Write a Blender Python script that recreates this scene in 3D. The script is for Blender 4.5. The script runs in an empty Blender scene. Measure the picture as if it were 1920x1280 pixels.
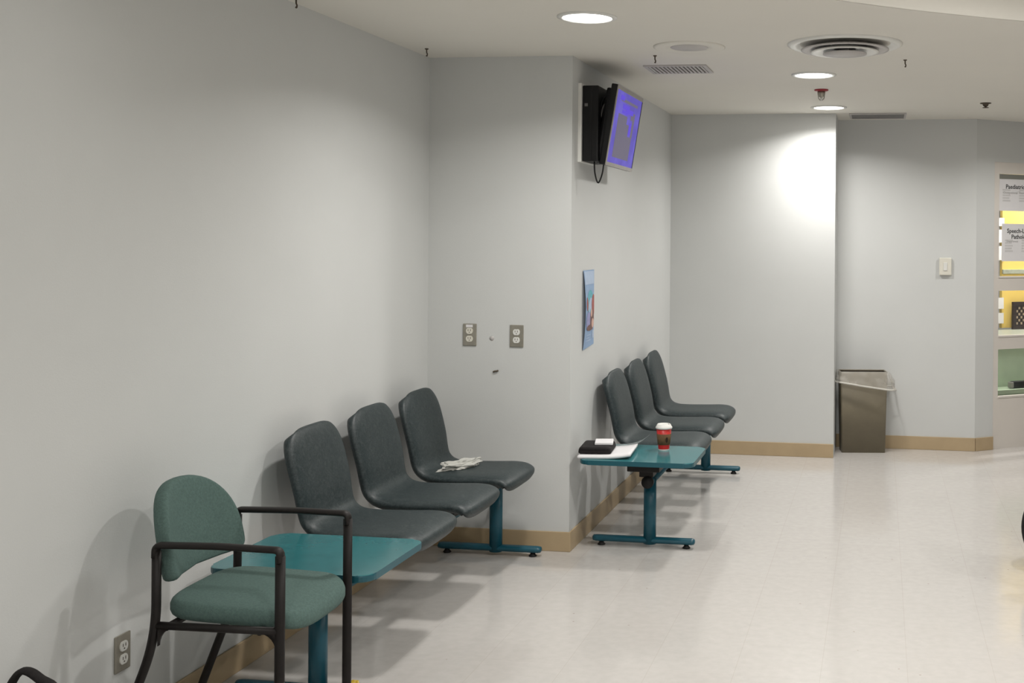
import bpy, bmesh, math, random
from mathutils import Vector, Matrix, noise
from math import sin, cos, pi, radians, atan, sqrt
random.seed(4)
S = bpy.context.scene
COL = S.collection
H, CE = 1.54, 2.435            # eye height, ceiling height
PHI = atan((1652 - 1336) / 2150)

# ------------------------------------------------------------------ materials
def mat(name, color, rough=.5, spec=.5, metal=0., var=0., scale=20., bump=0., bscale=60.,
        emit=None, estr=0., alpha=None, coat=0.):
    m = bpy.data.materials.new(name); m.use_nodes = True
    nt = m.node_tree; b = nt.nodes['Principled BSDF']
    b.inputs['Base Color'].default_value = (*color, 1)
    b.inputs['Roughness'].default_value = rough
    b.inputs['Specular IOR Level'].default_value = spec
    b.inputs['Metallic'].default_value = metal
    b.inputs['Coat Weight'].default_value = coat
    if emit:
        b.inputs['Emission Color'].default_value = (*emit, 1)
        b.inputs['Emission Strength'].default_value = estr
    if alpha is not None: b.inputs['Alpha'].default_value = alpha
    tc = nt.nodes.new('ShaderNodeTexCoord')
    if var:
        n = nt.nodes.new('ShaderNodeTexNoise'); n.inputs['Scale'].default_value = scale
        n.inputs['Detail'].default_value = 6
        nt.links.new(tc.outputs['Object'], n.inputs['Vector'])
        r = nt.nodes.new('ShaderNodeValToRGB')
        r.color_ramp.elements[0].position = .3; r.color_ramp.elements[1].position = .7
        r.color_ramp.elements[0].color = (*[c * (1 - var) for c in color], 1)
        r.color_ramp.elements[1].color = (*[min(1, c * (1 + var)) for c in color], 1)
        nt.links.new(n.outputs['Fac'], r.inputs['Fac'])
        nt.links.new(r.outputs['Color'], b.inputs['Base Color'])
    if bump:
        n2 = nt.nodes.new('ShaderNodeTexNoise'); n2.inputs['Scale'].default_value = bscale
        n2.inputs['Detail'].default_value = 4
        nt.links.new(tc.outputs['Object'], n2.inputs['Vector'])
        bp = nt.nodes.new('ShaderNodeBump'); bp.inputs['Strength'].default_value = bump
        bp.inputs['Distance'].default_value = .01
        nt.links.new(n2.outputs['Fac'], bp.inputs['Height'])
        nt.links.new(bp.outputs['Normal'], b.inputs['Normal'])
    return m

M = {}
M['wall'] = mat('wall_paint', (.60, .612, .605), .55, .3, var=.012, scale=3, bump=.04, bscale=180)
M['ceiling'] = mat('ceiling_paint', (.74, .72, .665), .8, .2, var=.012, scale=2, bump=.04, bscale=120)
M['base'] = mat('vinyl_baseboard', (.44, .335, .205), .45, .4, var=.05, scale=8)
M['frame'] = mat('door_frame_paint', (.68, .64, .595), .45, .4, var=.02, scale=6)
M['yellow'] = mat('yellow_paint', (.80, .58, .16), .6, .2, var=.03, scale=4)
M['counter'] = mat('grey_green_counter', (.34, .36, .29), .4, .4, var=.1, scale=30)
M['mint'] = mat('frosted_mint_panel', (.50, .62, .45), .5, .4, var=.12, scale=2.2)
M['darkframe'] = mat('dark_brown_wood', (.025, .014, .016), .4, .4, var=.2, scale=20)
M['tan_print'] = mat('tan_print', (.38, .30, .22), .6, .2, var=.1)
M['paper'] = mat('white_paper', (.74, .73, .74), .6, .2, var=.01)
M['ink'] = mat('black_ink', (.05, .05, .05), .7, .1, var=.1)
M['greyink2'] = mat('pale_grey_print', (.60, .59, .59), .7, .1, var=.05)
M['greyink'] = mat('grey_print', (.46, .45, .45), .7, .1, var=.05)
M['teal_top'] = mat('teal_laminate', (.030, .165, .182), .16, .6, var=.06, scale=14)
M['teal_edge'] = mat('teal_edge_band', (.009, .085, .112), .35, .5, var=.06, scale=14)
M['teal_metal'] = mat('teal_powder_coat', (.006, .080, .118), .34, .5, var=.06, scale=20)
M['black_rubber'] = mat('black_rubber', (.012, .012, .012), .6, .3, var=.1)
M['black_plastic'] = mat('black_plastic', (.005, .005, .0055), .5, .25, var=.1)
M['black_gloss'] = mat('black_gloss_plastic', (.005, .005, .006), .3, .3, var=.1)
M['black_metal'] = mat('dark_bronze_tube', (.009, .007, .0065), .5, .3, var=.1, scale=40)
M['green_fabric'] = mat('green_woven_fabric', (.088, .140, .128), .85, .2, var=.14, scale=160, bump=.25, bscale=500)
M['white_plastic'] = mat('white_plastic', (.72, .72, .69), .35, .4, var=.01)
M['cream_plastic'] = mat('cream_plastic', (.70, .68, .60), .4, .4, var=.02)
M['steel'] = mat('brushed_steel', (.36, .34, .29), .42, .5, metal=.75, var=.08, scale=40)
M['slot'] = mat('dark_slot', (.10, .08, .06), .6, .2, var=.1)
M['bin'] = mat('taupe_bin_plastic', (.165, .143, .100), .5, .35, var=.06, scale=9, bump=.05)
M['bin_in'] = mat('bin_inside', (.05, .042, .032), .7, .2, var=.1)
M['red_cup'] = mat('red_cup_paper', (.50, .020, .018), .4, .4, var=.06, scale=30)
M['sleeve'] = mat('brown_sleeve_card', (.135, .080, .040), .75, .2, var=.12, scale=60)
M['mark'] = mat('dark_print', (.035, .02, .012), .7, .2, var=.1)
M['red_enamel'] = mat('red_enamel', (.30, .02, .03), .4, .4, var=.05)
M['tissue'] = mat('tissue_paper', (.47, .47, .44), .8, .1, var=.05, scale=30)
M['yellow_foil'] = mat('yellow_wrapper', (.62, .42, .03), .35, .5, var=.1, scale=40)
M['poster'] = mat('blue_poster_paper', (.27, .39, .58), .5, .3, var=.05, scale=14)
M['poster_light'] = mat('pale_blue_print', (.42, .52, .68), .5, .3, var=.04)
M['poster_teal'] = mat('teal_print', (.13, .42, .50), .5, .3, var=.15, scale=60)
M['poster_red'] = mat('brick_red_print', (.36, .10, .09), .5, .3, var=.2, scale=60)
M['poster_brown'] = mat('brown_print', (.17, .09, .08), .5, .3, var=.25, scale=60)
M['poster_skin'] = mat('peach_print', (.62, .40, .33), .5, .3, var=.1)
M['poster_lilac'] = mat('lilac_print', (.30, .30, .52), .5, .3, var=.12, scale=40)
M['grey_plastic'] = mat('grey_plastic', (.16, .155, .15), .45, .4, var=.08)
M['grey_metal'] = mat('chrome', (.55, .55, .55), .25, .5, metal=.9, var=.05)
M['vent'] = mat('vent_enamel', (.50, .48, .47), .5, .4, var=.03)
M['vent_mid'] = mat('duct_enamel', (.26, .255, .25), .5, .4, var=.05)
M['vent_dark'] = mat('vent_shadow_gap', (.13, .125, .12), .7, .2, var=.05)
M['blackcloth'] = mat('black_nylon', (.012, .010, .010), .75, .25, var=.2, scale=120, bump=.2, bscale=300)
M['silver_bezel'] = mat('silver_grey_bezel', (.33, .31, .29), .4, .4, var=.05)
M['lamp'] = mat('downlight_diffuser', (.9, .9, .88), .4, .3, emit=(1, .97, .92), estr=16)

def marbled():                      # dark grey-teal vinyl with a fine broken vein print
    m = mat('marbled_grey_vinyl', (.06, .085, .09), .46, .42, bump=.06, bscale=220)
    nt = m.node_tree; b = nt.nodes['Principled BSDF']
    tc = next(n for n in nt.nodes if n.type == 'TEX_COORD')
    n1 = nt.nodes.new('ShaderNodeTexNoise'); n1.inputs['Scale'].default_value = 62; n1.inputs['Detail'].default_value = 8
    n1.inputs['Distortion'].default_value = 1.6
    nt.links.new(tc.outputs['Object'], n1.inputs['Vector'])
    r = nt.nodes.new('ShaderNodeValToRGB'); e = r.color_ramp.elements
    e[0].position = .34; e[0].color = (.014, .024, .026, 1)
    e[1].position = .70; e[1].color = (.042, .054, .056, 1)
    x = e.new(.5); x.color = (.023, .034, .037, 1)
    nt.links.new(n1.outputs['Fac'], r.inputs['Fac'])
    nt.links.new(r.outputs['Color'], b.inputs['Base Color'])
    return m
M['vinyl'] = marbled()

def floor_mat():                    # polished vinyl composition tiles, 12 inch, flecked
    m = mat('vinyl_floor_tiles', (.55, .53, .5), .13, .5)
    nt = m.node_tree; b = nt.nodes['Principled BSDF']; N = nt.nodes.new; L = nt.links.new
    tc = next(n for n in nt.nodes if n.type == 'TEX_COORD')
    sep = N('ShaderNodeSeparateXYZ'); L(tc.outputs['Object'], sep.inputs[0])
    def seam(out, off, w):
        a = N('ShaderNodeMath'); a.operation = 'SUBTRACT'; L(out, a.inputs[0]); a.inputs[1].default_value = off
        d = N('ShaderNodeMath'); d.operation = 'PINGPONG'; L(a.outputs[0], d.inputs[0]); d.inputs[1].default_value = .1525
        l = N('ShaderNodeMath'); l.operation = 'LESS_THAN'; L(d.outputs[0], l.inputs[0]); l.inputs[1].default_value = w
        return l.outputs[0]
    sx = seam(sep.outputs[0], .41, .0011); sy = seam(sep.outputs[1], .06, .0004)
    mx = N('ShaderNodeMath'); mx.operation = 'MAXIMUM'; L(sx, mx.inputs[0]); L(sy, mx.inputs[1])
    # one tone per tile
    def cell(out, off):
        a = N('ShaderNodeMath'); a.operation = 'SUBTRACT'; L(out, a.inputs[0]); a.inputs[1].default_value = off
        d = N('ShaderNodeMath'); d.operation = 'DIVIDE'; L(a.outputs[0], d.inputs[0]); d.inputs[1].default_value = .305
        f = N('ShaderNodeMath'); f.operation = 'FLOOR'; L(d.outputs[0], f.inputs[0]); return f.outputs[0]
    cv = N('ShaderNodeCombineXYZ'); L(cell(sep.outputs[0], .41), cv.inputs[0]); L(cell(sep.outputs[1], .06), cv.inputs[1])
    wn = N('ShaderNodeTexWhiteNoise'); L(cv.outputs[0], wn.inputs['Vector'])
    n = N('ShaderNodeTexNoise'); n.inputs['Scale'].default_value = 26; n.inputs['Detail'].default_value = 5
    L(tc.outputs['Object'], n.inputs['Vector'])
    r = N('ShaderNodeValToRGB'); e = r.color_ramp.elements
    e[0].position = .28; e[0].color = (.515, .495, .472, 1); e[1].position = .7; e[1].color = (.555, .533, .510, 1)
    L(n.outputs['Fac'], r.inputs['Fac'])
    tone = N('ShaderNodeMixRGB'); tone.blend_type = 'MULTIPLY'; tone.inputs[2].default_value = (.985, .982, .98, 1)
    L(wn.outputs['Value'], tone.inputs[0]); L(r.outputs['Color'], tone.inputs[1])
    v = N('ShaderNodeTexVoronoi'); v.inputs['Scale'].default_value = 13; L(tc.outputs['Object'], v.inputs['Vector'])
    fl = N('ShaderNodeMath'); fl.operation = 'LESS_THAN'; L(v.outputs['Distance'], fl.inputs[0]); fl.inputs[1].default_value = .055
    n3 = N('ShaderNodeTexNoise'); n3.inputs['Scale'].default_value = 5; L(tc.outputs['Object'], n3.inputs['Vector'])
    g = N('ShaderNodeMath'); g.operation = 'GREATER_THAN'; L(n3.outputs['Fac'], g.inputs[0]); g.inputs[1].default_value = .5
    fg = N('ShaderNodeMath'); fg.operation = 'MULTIPLY'; L(fl.outputs[0], fg.inputs[0]); L(g.outputs[0], fg.inputs[1])
    fg2 = N('ShaderNodeMath'); fg2.operation = 'MULTIPLY'; L(fg.outputs[0], fg2.inputs[0]); fg2.inputs[1].default_value = .55
    c1 = N('ShaderNodeMixRGB'); c1.inputs[2].default_value = (.30, .24, .19, 1)
    L(fg2.outputs[0], c1.inputs[0]); L(tone.outputs[0], c1.inputs[1])
    sm = N('ShaderNodeMath'); sm.operation = 'MULTIPLY'; L(mx.outputs[0], sm.inputs[0]); sm.inputs[1].default_value = .26
    c2 = N('ShaderNodeMixRGB'); c2.inputs[2].default_value = (.36, .30, .25, 1)
    L(sm.outputs[0], c2.inputs[0]); L(c1.outputs[0], c2.inputs[1])
    L(c2.outputs[0], b.inputs['Base Color'])
    nb = N('ShaderNodeTexNoise'); nb.inputs['Scale'].default_value = 7; nb.inputs['Detail'].default_value = 3
    L(tc.outputs['Object'], nb.inputs['Vector'])
    bp = N('ShaderNodeBump'); bp.inputs['Strength'].default_value = .10; bp.inputs['Distance'].default_value = .01
    L(nb.outputs['Fac'], bp.inputs['Height']); L(bp.outputs['Normal'], b.inputs['Normal'])
    return m
M['floor'] = floor_mat()

def screen_mat():                   # a lit violet display with greyer picture areas
    m = bpy.data.materials.new('violet_display'); m.use_nodes = True
    nt = m.node_tree; N = nt.nodes.new; L = nt.links.new
    b = nt.nodes['Principled BSDF']
    b.inputs['Base Color'].default_value = (.02, .02, .03, 1); b.inputs['Roughness'].default_value = .6; b.inputs['Specular IOR Level'].default_value = .1
    tc = N('ShaderNodeTexCoord'); n = N('ShaderNodeTexNoise'); n.inputs['Scale'].default_value = 7
    L(tc.outputs['Object'], n.inputs['Vector'])
    r = N('ShaderNodeValToRGB'); e = r.color_ramp.elements
    e[0].position = .35; e[0].color = (.105, .08, .44, 1); e[1].position = .65; e[1].color = (.15, .12, .58, 1)
    L(n.outputs['Fac'], r.inputs['Fac']); L(r.outputs['Color'], b.inputs['Emission Color'])
    b.inputs['Emission Strength'].default_value = 1.0
    return m
M['screen'] = screen_mat()
M['screen_grey'] = mat('grey_display_area', (.02, .02, .02), .6, .1, var=.1, emit=(.15, .135, .19), estr=1.)
M['screen_violet'] = mat('bright_violet_display_area', (.02, .02, .03), .6, .1, var=.1, emit=(.12, .07, .66), estr=1.)

def clear_mat(name, color, clear, rough=.25, spread=.14):
    m = bpy.data.materials.new(name); m.use_nodes = True
    nt = m.node_tree; N = nt.nodes.new; L = nt.links.new
    b = nt.nodes['Principled BSDF']; out = nt.nodes['Material Output']
    b.inputs['Base Color'].default_value = (*color, 1); b.inputs['Roughness'].default_value = rough
    tc = N('ShaderNodeTexCoord'); n = N('ShaderNodeTexNoise'); n.inputs['Scale'].default_value = 9; n.inputs['Detail'].default_value = 5
    L(tc.outputs['Object'], n.inputs['Vector'])
    mr = N('ShaderNodeMapRange'); mr.inputs[1].default_value = .3; mr.inputs[2].default_value = .7
    mr.inputs[3].default_value = max(0, clear - spread); mr.inputs[4].default_value = min(1, clear + spread)
    L(n.outputs['Fac'], mr.inputs[0])
    t = N('ShaderNodeBsdfTransparent'); mx = N('ShaderNodeMixShader')
    L(mr.outputs[0], mx.inputs[0]); L(b.outputs[0], mx.inputs[1]); L(t.outputs[0], mx.inputs[2])
    L(mx.outputs[0], out.inputs['Surface'])
    return m
M['liner'] = clear_mat('clear_bin_liner', (.62, .60, .55), .70, .3)
M['liner_white'] = clear_mat('gathered_liner_film', (.70, .68, .63), .30, .3)
M['plastic_film'] = clear_mat('clear_plastic_film', (.62, .66, .66), .74, .15)
M['glass'] = clear_mat('window_glass', (.55, .60, .58), .975, .03, .015)

# ------------------------------------------------------------------ mesh helpers
def obj(name, bm, m, parent=None, smooth=False, loc=None):
    bmesh.ops.recalc_face_normals(bm, faces=bm.faces[:])
    me = bpy.data.meshes.new(name); bm.to_mesh(me); bm.free()
    for mm in (m if isinstance(m, (list, tuple)) else [m]): me.materials.append(M[mm])
    if smooth:
        for p in me.polygons: p.use_smooth = True
    o = bpy.data.objects.new(name, me); COL.objects.link(o)
    if parent: o.parent = parent
    if loc: o.location = loc
    return o

def thing(name, label, cat, loc=(0, 0, 0), rz=0., group=None):
    o = bpy.data.objects.new(name, None); COL.objects.link(o)
    o.empty_display_size = .1
    o.location = loc; o.rotation_euler = (0, 0, rz)
    o['label'] = label; o['category'] = cat
    if group: o['group'] = group
    return o
def tag(o, label, cat, group=None):
    o['label'] = label; o['category'] = cat
    if group: o['group'] = group
    return o
def struct(o):
    o['kind'] = 'structure'; return o
def dup(root, loc, label=None, rz=None):
    r = root.copy(); COL.objects.link(r); r.location = loc
    if rz is not None: r.rotation_euler = (0, 0, rz)
    if label: r['label'] = label
    for ch in list(root.children):
        c = ch.copy(); COL.objects.link(c); c.parent = r
        for g in list(ch.children):
            d = g.copy(); COL.objects.link(d); d.parent = c
    return r

def box(bm, x0, x1, y0, y1, z0, z1, bev=0., seg=2, mtx=None, mi=0):
    t = bmesh.new()
    bmesh.ops.create_cube(t, size=1)
    for v in t.verts:
        v.co = Vector(((x0 + x1) / 2 + v.co.x * (x1 - x0), (y0 + y1) / 2 + v.co.y * (y1 - y0), (z0 + z1) / 2 + v.co.z * (z1 - z0)))
    if bev: bmesh.ops.bevel(t, geom=t.edges[:], offset=bev, segments=seg, affect='EDGES', profile=.6)
    merge(bm, t, mtx, mi); return bm
def merge(bm, t, mtx=None, mi=0):
    vs = [bm.verts.new(mtx @ v.co if mtx else v.co) for v in t.verts]
    t.verts.index_update()
    for f in t.faces:
        try:
            nf = bm.faces.new([vs[v.index] for v in f.verts]); nf.material_index = mi; nf.smooth = f.smooth
        except ValueError: pass
    t.free()
def loft(bm, rings, cap=True, closed=True, mi=0, smooth=True):
    R = [[bm.verts.new(p) for p in r] for r in rings]
    n = len(R[0])
    for a, b in zip(R[:-1], R[1:]):
        for i in range(n if closed else n - 1):
            j = (i + 1) % n
            f = bm.faces.new((a[i], a[j], b[j], b[i])); f.material_index = mi; f.smooth = smooth
    if cap and closed:
        for r in (R[0], R[-1]):
            f = bm.faces.new(r); f.material_index = mi
    return bm
def lathe(bm, prof, c=(0, 0, 0), n=32, mi=0, cap=True, smooth=True):
    c = Vector(c)
    rings = [[c + Vector((r * cos(2 * pi * k / n), r * sin(2 * pi * k / n), z)) for k in range(n)] for r, z in prof]
    return loft(bm, rings, cap, True, mi, smooth)
def tube(bm, pts, rad, n=12, flat=None, cap=True):
    """round (or flattened: flat=(half width, half height)) tube along points"""
    pts = [Vector(p) for p in pts]; rings = []
    up0 = None
    for i, p in enumerate(pts):
        d = (pts[min(i + 1, len(pts) - 1)] - pts[max(i - 1, 0)]).normalized()
        if up0 is None:
            up0 = Vector((0, 0, 1)) if abs(d.z) < .9 else Vector((1, 0, 0))
        u = (up0 - d * up0.dot(d)).normalized(); up0 = u
        s = d.cross(u)
        a, b = flat if flat else (rad, rad)
        rings.append([p + s * a * cos(2 * pi * k / n) + u * b * sin(2 * pi * k / n) for k in range(n)])
    return loft(bm, rings, cap)
def fillet(pts, r, n=6):
    """round the inner corners of a polyline"""
    pts = [Vector(p) for p in pts]; out = [pts[0]]
    for a, b, c in zip(pts[:-2], pts[1:-1], pts[2:]):
        rr = min(r, (a - b).length * .49, (c - b).length * .49)
        p, q = b + (a - b).normalized() * rr, b + (c - b).normalized() * rr
        for k in range(n + 1):
            t = k / n
            out.append(p * (1 - t) ** 2 + b * 2 * t * (1 - t) + q * t * t)
    out.append(pts[-1]); return out
def prism(bm, poly, z0, z1, mtx=None, mi=0, bev=0.):
    """poly in XY extruded z0..z1"""
    t = bmesh.new()
    a = [t.verts.new((x, y, z0)) for x, y in poly]; b = [t.verts.new((x, y, z1)) for x, y in poly]
    n = len(poly)
    t.faces.new(a[::-1]); t.faces.new(b)
    for i in range(n): t.faces.new((a[i], a[(i + 1) % n], b[(i + 1) % n], b[i]))
    if bev:
        es = [e for e in t.edges if abs(e.verts[0].co.z - e.verts[1].co.z) < 1e-6]
        bmesh.ops.bevel(t, geom=es, offset=bev, segments=2, affect='EDGES', profile=.6)
    merge(bm, t, mtx, mi); return bm
def rrect(x0, x1, y0, y1, r, n=6):
    out = []
    for cx, cy, a in ((x1 - r, y1 - r, 0), (x0 + r, y1 - r, pi / 2), (x0 + r, y0 + r, pi), (x1 - r, y0 + r, 1.5 * pi)):
        for k in range(n + 1): out.append((cx + r * cos(a + k / n * pi / 2), cy + r * sin(a + k / n * pi / 2)))
    return out
def interp(pts, n):
    """resample a polyline of tuples with a Catmull-Rom spline"""
    P = [Vector(p) for p in pts]; out = []
    P = [P[0] * 2 - P[1]] + P + [P[-1] * 2 - P[-2]]
    segs = len(P) - 3
    for k in range(n):
        t = k / (n - 1) * segs; i = min(int(t), segs - 1); t -= i
        a, b, c, d = P[i:i + 4]
        out.append(.5 * ((2 * b) + (c - a) * t + (2 * a - 5 * b + 4 * c - d) * t * t + (3 * b - a - 3 * c + d) * t ** 3))
    return out

# ------------------------------------------------------------------ the room
XL, XT = -2.24, -1.505           # left wall, wall under the television
YC, YF, YN = 5.47, 8.15, 8.60    # column face, far wall, niche
A = radians(35); P0 = (.69, YN)  # slanting wall with the door
TV_, NV = Vector((cos(A), sin(A), 0)), Vector((-sin(A), cos(A), 0))
MD = Matrix(((cos(A), -sin(A), 0, P0[0]), (sin(A), cos(A), 0, P0[1]), (0, 0, 1, 0), (0, 0, 0, 1)))  # x along wall, y behind it
XR, YB = 4.2, -2.2
struct(obj('floor', box(bmesh.new(), -2.5, 6.4, YB - .1, 13.5, -.06, 0), 'floor'))
HT = 3.1
def wall(name, *b, mtx=None): return struct(obj(name, box(bmesh.new(), *b, mtx=mtx), 'wall'))
wall('wall_left', XL - .12, XL, YB, YC, 0, HT)
wall('wall_column', XL - .12, XT, YC, YF + .6, 0, HT)
wall('wall_far', XT, -.322, YF, YN + .15, 0, HT)
wall('wall_niche', -.322, P0[0], YN, YN + .15, 0, HT)
wall('wall_back', XL - .12, XR, YB - .12, YB, 0, HT)
wall('wall_right', XR, XR + .12, YB, 12.9, 0, HT)
bm = bmesh.new()
D0, D1, DT = .168, 1.07, 2.128
box(bm, .0, D0, 0, .13, 0, HT, mtx=MD)
box(bm, D0, D1, 0, .13, DT, HT, mtx=MD)
box(bm, D1, 4.25, 0, .13, 0, HT, mtx=MD)
struct(obj('wall_door_side', bm, 'wall'))
# ceilings: the low ceiling ends in a curved edge, a higher one lies beyond it
CCX, CCY, CR = 2.95, .4, 5.0
arc = []
a1, a0 = math.atan2(sqrt(CR ** 2 - 1.25 ** 2), 1.25), math.atan2(-2.6, -sqrt(CR ** 2 - 2.6 ** 2)) + 2 * pi
for k in range(97):
    a = a0 + (a1 - a0) * k / 96
    arc.append((CCX + CR * cos(a), CCY + CR * sin(a)))
bm = bmesh.new()
prism(bm, [(XL, YB)] + arc + [(XR, 9.6), (XR, 11), (XL, 11)], CE, CE + .03)
struct(obj('ceiling', bm, 'ceiling'))
bm = bmesh.new()
loft(bm, [[(CCX + (x - CCX) * .998, CCY + (y - CCY) * .998, z) for x, y in arc] for z in (CE - .001, 2.9)], cap=False, closed=False)
struct(obj('trim_1', bm, 'ceiling'))
struct(obj('ceiling_upper', box(bmesh.new(), XL, XR, YB, 6.2, 2.9, 2.95), 'ceiling'))
# baseboards
BH, BT = .097, .009
def baseb(name, *b, mtx=None):
    bm = bmesh.new(); box(bm, *b, 0, BH, bev=.003, mtx=mtx); struct(obj(name, bm, 'base'))
baseb('baseboard_left', XL, XL + BT, YB, YC - BT)
baseb('baseboard_column', XL, XT + BT, YC - BT, YC)
baseb('baseboard_television', XT, XT + BT, YC, YF)
baseb('baseboard_far', XT + BT, -.322, YF - BT, YF)
baseb('baseboard_niche', -.322, P0[0] + .003, YN - BT, YN)
baseb('baseboard_door', .003, D0, -BT, 0, mtx=MD)

# door (glazed in three panes) in the slanting wall
def part(name, bm, m, parent=None, smooth=False): return obj(name, bm, m, parent, smooth)
door = thing('door_1', 'grey glazed door with three stacked panes and paper notices at right edge', 'door')
door['kind'] = 'structure'
bm = bmesh.new()
box(bm, D0, D0 + .05, .005, .055, 0, DT, mtx=MD)
box(bm, D1 - .05, D1, .005, .055, 0, DT, mtx=MD)
for z0, z1 in ((0, .378), (.738, .829), (1.173, 1.268), (2.043, DT)):
    box(bm, D0 + .05, D1 - .05, .005, .055, z0, z1, mtx=MD)
part('door_frame', bm, 'frame', door)
for z0, z1 in ((.378, .738), (.829, 1.173), (1.268, 2.043)):
    part('glass_pane', box(bmesh.new(), D0 + .05, D1 - .05, .03, .036, z0, z1, mtx=MD), 'glass', door)
bm = bmesh.new()
for z in (.378, .829, 1.268):
    box(bm, D0 + .05, D1 - .05, .0, .03, z, z + .012, mtx=MD)
part('glazing_bead', bm, 'frame', door)
# notices taped on the upper pane
def text_mesh(s, size, thick=.0006):
    cu = bpy.data.curves.new('lettering', 'FONT'); cu.body = s; cu.size = size; cu.extrude = thick; cu.resolution_u = 2
    cu.offset = size * .012
    t = bpy.data.objects.new('lettering', cu); COL.objects.link(t)
    dg = bpy.context.evaluated_depsgraph_get()
    me = bpy.data.meshes.new_from_object(t.evaluated_get(dg))
    bpy.data.objects.remove(t); bpy.data.curves.remove(cu)
    return me
def notice(name, x0, x1, z0, z1, lines, label, tilt=0):
    root = thing(name, label, 'notice', MD @ Vector((x0, .024, z0)), A)
    part('sheet', box(bmesh.new(), 0, x1 - x0, 0, .0015, 0, z1 - z0), 'paper', root)
    for s, size, x, z, m in lines:
        me = text_mesh(s, size); me.materials.append(M[m])
        o = bpy.data.objects.new('lettering', me); COL.objects.link(o); o.parent = root
        o.rotation_euler = (pi / 2, 0, 0); o.location = (x, -.0008, z)
    for cx in (.03, .19):
        bm = bmesh.new()
        for k in range(5): box(bm, cx, cx + .075 - .01 * (k % 2), -.0008, 0, .07 + k * .02, .082 + k * .0200001)
        part('printed_column', bm, 'greyink2', root)
    return root
notice('notice', .235, .66, 1.768, 2.005, [('Paediatric', .046, .060, .166, 'ink'), ('Occupational Therapy', .026, .035, .128, 'greyink')],
       'white paper notice headed Paediatric, upper one taped on the door glass')
notice('notice', .262, .70, 1.392, 1.672, [('Speech-Language', .046, .048, .212, 'ink'), ('Pathology', .046, .09, .168, 'ink'), ('Department', .022, .046, .142, 'greyink')],
       'white paper notice headed Speech-Language Pathology, lower one taped on the door glass')

# the lit room beyond the door
struct(obj('wall_office', box(bmesh.new(), -.2, 4.6, 2.4, 2.5, 0, 2.9, mtx=MD), 'wall'))
struct(obj('wall_office_side', box(bmesh.new(), -.02, .06, .32, 2.4, 0, 2.9, mtx=MD), 'wall'))
board = obj('notice_board', box(bmesh.new(), 1.11, 2.9, 1.0, 1.03, .80, 1.83, mtx=MD), 'yellow')
tag(board, 'yellow backing board standing behind the door glass', 'board')
bm = bmesh.new(); box(bm, 1.11, 2.9, .985, 1.0, 1.262, 1.30, bev=.003, mtx=MD)
obj('board_rail', bm, 'counter', board)
for z0, z1 in ((.84, .93), (.965, 1.06), (1.38, 1.50), (1.53, 1.64), (1.67, 1.74)):
    obj('paper_tab', box(bmesh.new(), 1.03, 1.118, .985, .99, z0, z1, mtx=MD), 'paper', board)
dk = thing('desk', 'pale green desk with grey green top behind the lower door panes', 'desk', MD @ Vector((.25, .40, 0)), A)
obj('desk_top', box(bmesh.new(), 0, 2.2, .0, .56, .755, .79, bev=.004), 'counter', dk)
obj('front_panel', box(bmesh.new(), .02, 2.18, .04, .07, 0, .755), 'mint', dk)
obj('ledge', box(bmesh.new(), .02, 2.18, -.14, .04, .36, .39), 'mint', dk)
fr = thing('framed_picture', 'dark framed checkered picture in front of the yellow board', 'picture', MD @ Vector((1.175, .93, .79)), A)
bm = bmesh.new()
for b in ((0, .44, 0, .032), (0, .44, .203, .235), (0, .034, .032, .203), (.406, .44, .032, .203)): box(bm, b[0], b[1], 0, .022, b[2], b[3], bev=.002)
part('frame', bm, 'darkframe', fr)
part('backing', box(bmesh.new(), .034, .406, .012, .018, .032, .203), 'darkframe', fr)
bm = bmesh.new()
for i in range(15):
    for j in range(6):
        if (i + j) % 2 == 0: box(bm, .042 + i * .024, .042 + i * .024 + .016, .007, .012, .041 + j * .026, .041 + j * .026 + .019)
part('checker_pattern', bm, 'tan_print', fr)
ph = thing('telephone', 'black handset on the ledge behind the lowest door pane', 'telephone', MD @ Vector((.62, .30, .391)), A)
bm = bmesh.new(); box(bm, 0, .3, 0, .05, 0, .055, bev=.016); part('body', bm, 'black_plastic', ph)
bm = bmesh.new(); box(bm, -.012, .012, -.002, .045, .004, .05, bev=.006); part('end_cap', bm, 'silver_bezel', ph)

# ------------------------------------------------------------------ ceiling fittings
LIGHTS = []
def downlight(x, y, z, label, power, group=None):
    t = thing('ceiling_light', label, 'light', (x, y, z), 0, group)
    bm = bmesh.new(); lathe(bm, [(.122, 0), (.122, -.004), (.103, -.008), (.099, -.004), (.099, 0)], n=40, cap=False)
    part('trim_ring', bm, 'white_plastic', t, True)
    bm = bmesh.new(); lathe(bm, [(.1, -.0005), (.1, -.003), (.07, -.006), (.001, -.007)], n=40)
    part('diffuser', bm, 'lamp', t, True)
    ld = bpy.data.lights.new('downlight', 'AREA'); ld.shape = 'DISK'; ld.size = .19; ld.energy = power
    ld.color = (1, .972, .932); ld.spread = radians(150)
    lo = bpy.data.objects.new('downlight', ld); COL.objects.link(lo); lo.parent = t; lo.location = (0, 0, -.011)
    return t
downlight(-1.185, 4.52, CE, 'round recessed ceiling light nearest, above the left row of seats', 18)
downlight(-.368, 6.23, CE, 'round recessed ceiling light between the large air diffuser and the red sprinkler', 16.5)
downlight(-.356, 7.767, CE, 'round recessed ceiling light close to the far wall', 17.5)
downlight(-1.56, 2.62, CE, 'unseen ceiling light added over the armchair to brighten the left wall', 1.0)  # added lamp out of view, lifts the upper left wall
for x, y, p in ((.95, 3.6, 40), (2.5, 3.9, 20), (.5, .9, 40), (2.5, .9, 30), (-.4, -1.0, 42)):
    downlight(x, y, 2.9, 'unseen fill light added in the raised ceiling', p, 'added fill lights of the raised ceiling')  # added lamps out of view: room fill and light on the curved fascia
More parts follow.
